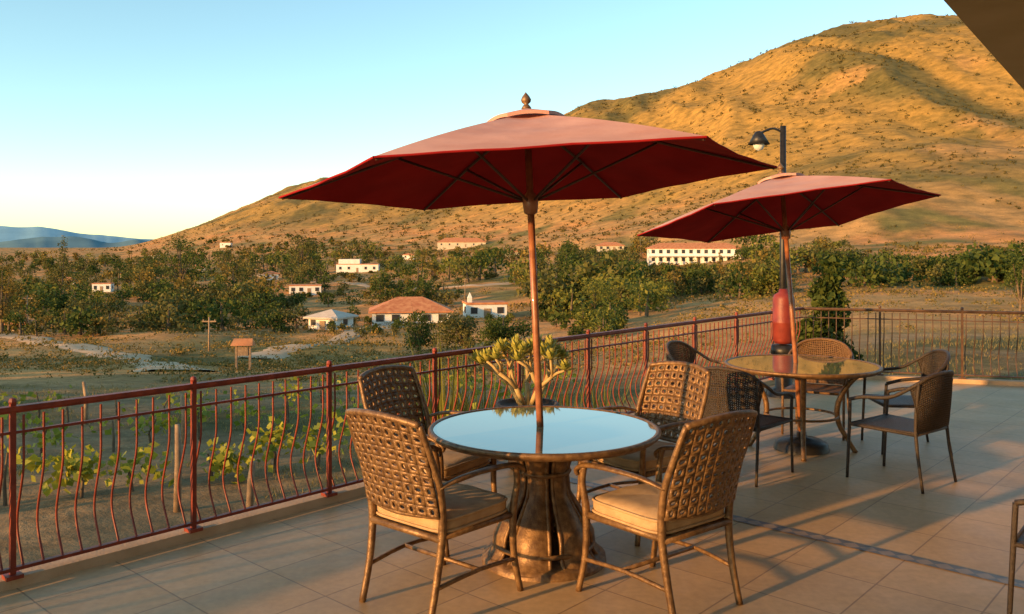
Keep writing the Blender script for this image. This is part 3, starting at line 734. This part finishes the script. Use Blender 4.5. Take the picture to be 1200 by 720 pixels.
for p,d in tips:
    for k in range(16):
        a=k*2.4; el=.15+.085*k; a_=Vector((math.cos(a)*math.cos(el),math.sin(a)*math.cos(el),math.sin(el))); l=R.uniform(.075,.105)
        s_=a_.cross(Vector((0,0,1))).normalized()*.019; m_=p+a_*l*.65+Vector((0,0,.004)); tp=p+a_*l+Vector((0,0,.012)); nrm=s_.cross(a_).normalized()*.005
        mb.add([p-s_*.3,p+s_*.3,m_+s_+nrm,tp,m_-s_+nrm,m_-nrm],[(0,1,5),(1,2,5),(2,3,5),(3,4,5),(4,0,5)])
obj('leaf_rosettes',mb.mesh('leaf_rosettes',pmat('succulent_leaf',(.30,.30,.05),(.5,.44,.09),island=True,rough=.5,trans=.2)),e)
def spiky(name,x_,y_,hgt,n,spread,mat):
    zb=float(zt(x_,y_)); mb=MB()
    for k in range(n):
        a=R.uniform(0,6.28); o=Vector((math.cos(a),math.sin(a),0)); l=hgt*R.uniform(.6,1); sp_=spread*R.uniform(.2,1); s_=Vector((-o.y,o.x,0))*.010
        p=Vector((x_,y_,zb))+o*.06; m_=p+Vector((0,0,l*.6))+o*sp_*.35; tp=p+Vector((0,0,l*R.uniform(.75,1)))+o*sp_
        mb.add([p-s_,p+s_,m_+s_,tp,m_-s_],[(0,1,2,4),(4,2,3)])
    obj(name,mb.mesh(name,mat))
for x_,y_,h_ in((-.95,7.35,2.0),(-.6,7.7,2.6),(-.25,8.0,2.3),(.25,8.7,2.0),(.6,9.0,1.9),(1.0,9.4,1.8)): spiky('yucca_plant',x_,y_,h_,110,.5,M_leafy)
g=Fol(); zb=float(zt(4.3,12.1)); tree(g,4.32,12.1,zb,1.75-zb,1.25,9000,.05,'tall',0); g.make('conifer_tree',MT)
e=empty('lamp_post',(3.24,10.2,0)); 
mb=MB(); mb.tube([(0,0,0),(0,0,3.2)],[.045,.035],12); mb.tube([(0,0,3.12),(-.12,0,3.17),(-.26,0,3.12)],.014,8,4); mb.lathe([(.20,0),(.20,.04),(.10,.08),(.05,.12)],20)
obj('post',mb.mesh('post',M_black),e)
obj('lamp_shade',MB().lathe([(0.01,3.14),(.04,3.13),(.07,3.08),(.13,2.98),(.12,2.98),(.05,3.06)],20,(-.29,0,0)).mesh('lamp_shade',M_black),e)
obj('bulb',MB().lathe([(0,2.90),(.05,2.92),(.07,2.97),(.05,3.02),(0,3.04)],16,(-.29,0,0)).mesh('bulb',pmat('opal_glass',(.7,.68,.6),rough=.2)),e)
e=empty('red_gas_heater',(3.2,10.05,0))
M_redp=pmat('red_enamel',(.16,.018,.012),(.24,.035,.02),scale=8,rough=.5,bump=.2,bscale=30)
obj('tank',MB().lathe([(0,.62),(.10,.62),(.125,.66),(.125,.85),(.130,.86),(.130,.88),(.125,.89),(.125,1.14),(.11,1.19),(.06,1.22),(.05,1.26),(0,1.26)],24).mesh('tank',M_redp),e)
obj('stand',MB().lathe([(0,.60),(.14,.60),(.15,.5),(.10,.46),(.10,.1),(.18,.06),(.2,0)],24).mesh('stand',M_black),e)
# ---------------------------------------------------------------- light, sky, camera
sun=bpy.data.lights.new('sun','SUN'); sun.energy=8; sun.angle=math.radians(1.2); sun.color=(1,.52,.17)
so=bpy.data.objects.new('sun',sun); link(so)
ts=Vector((-.8*math.cos(SE),-.6*math.cos(SE),math.sin(SE))); so.rotation_euler=ts.to_track_quat('Z','Y').to_euler(); so.location=(0,0,30)
w=bpy.data.worlds.new('World'); sc.world=w; w.use_nodes=True; N=w.node_tree.nodes; L=w.node_tree.links
sk=N.new('ShaderNodeTexSky'); sk.sky_type='NISHITA'; sk.sun_disc=False; sk.sun_elevation=SE; sk.sun_rotation=math.atan2(-.8,-.6)
sk.air_density=.9; sk.dust_density=.25; sk.ozone_density=2.0
mx=N.new('ShaderNodeMix'); mx.data_type='RGBA'; mx.blend_type='MULTIPLY'; mx.inputs[0].default_value=1; mx.inputs[7].default_value=(1.08,1.12,.92,1)
L.new(sk.outputs[0],mx.inputs[6])
bg=N['Background']; bg.inputs[1].default_value=.34; L.new(mx.outputs[2],bg.inputs[0])
cam=bpy.data.cameras.new('camera'); co=bpy.data.objects.new('camera',cam); link(co)
cam.sensor_width=36; cam.lens=30; cam.shift_y=-70/1200; cam.clip_end=40000; cam.clip_start=.05
co.location=(0,0,H); co.rotation_euler=(math.pi/2,0,0); sc.camera=co
sc.view_settings.view_transform='Standard'; sc.view_settings.look='None'; sc.view_settings.exposure=0
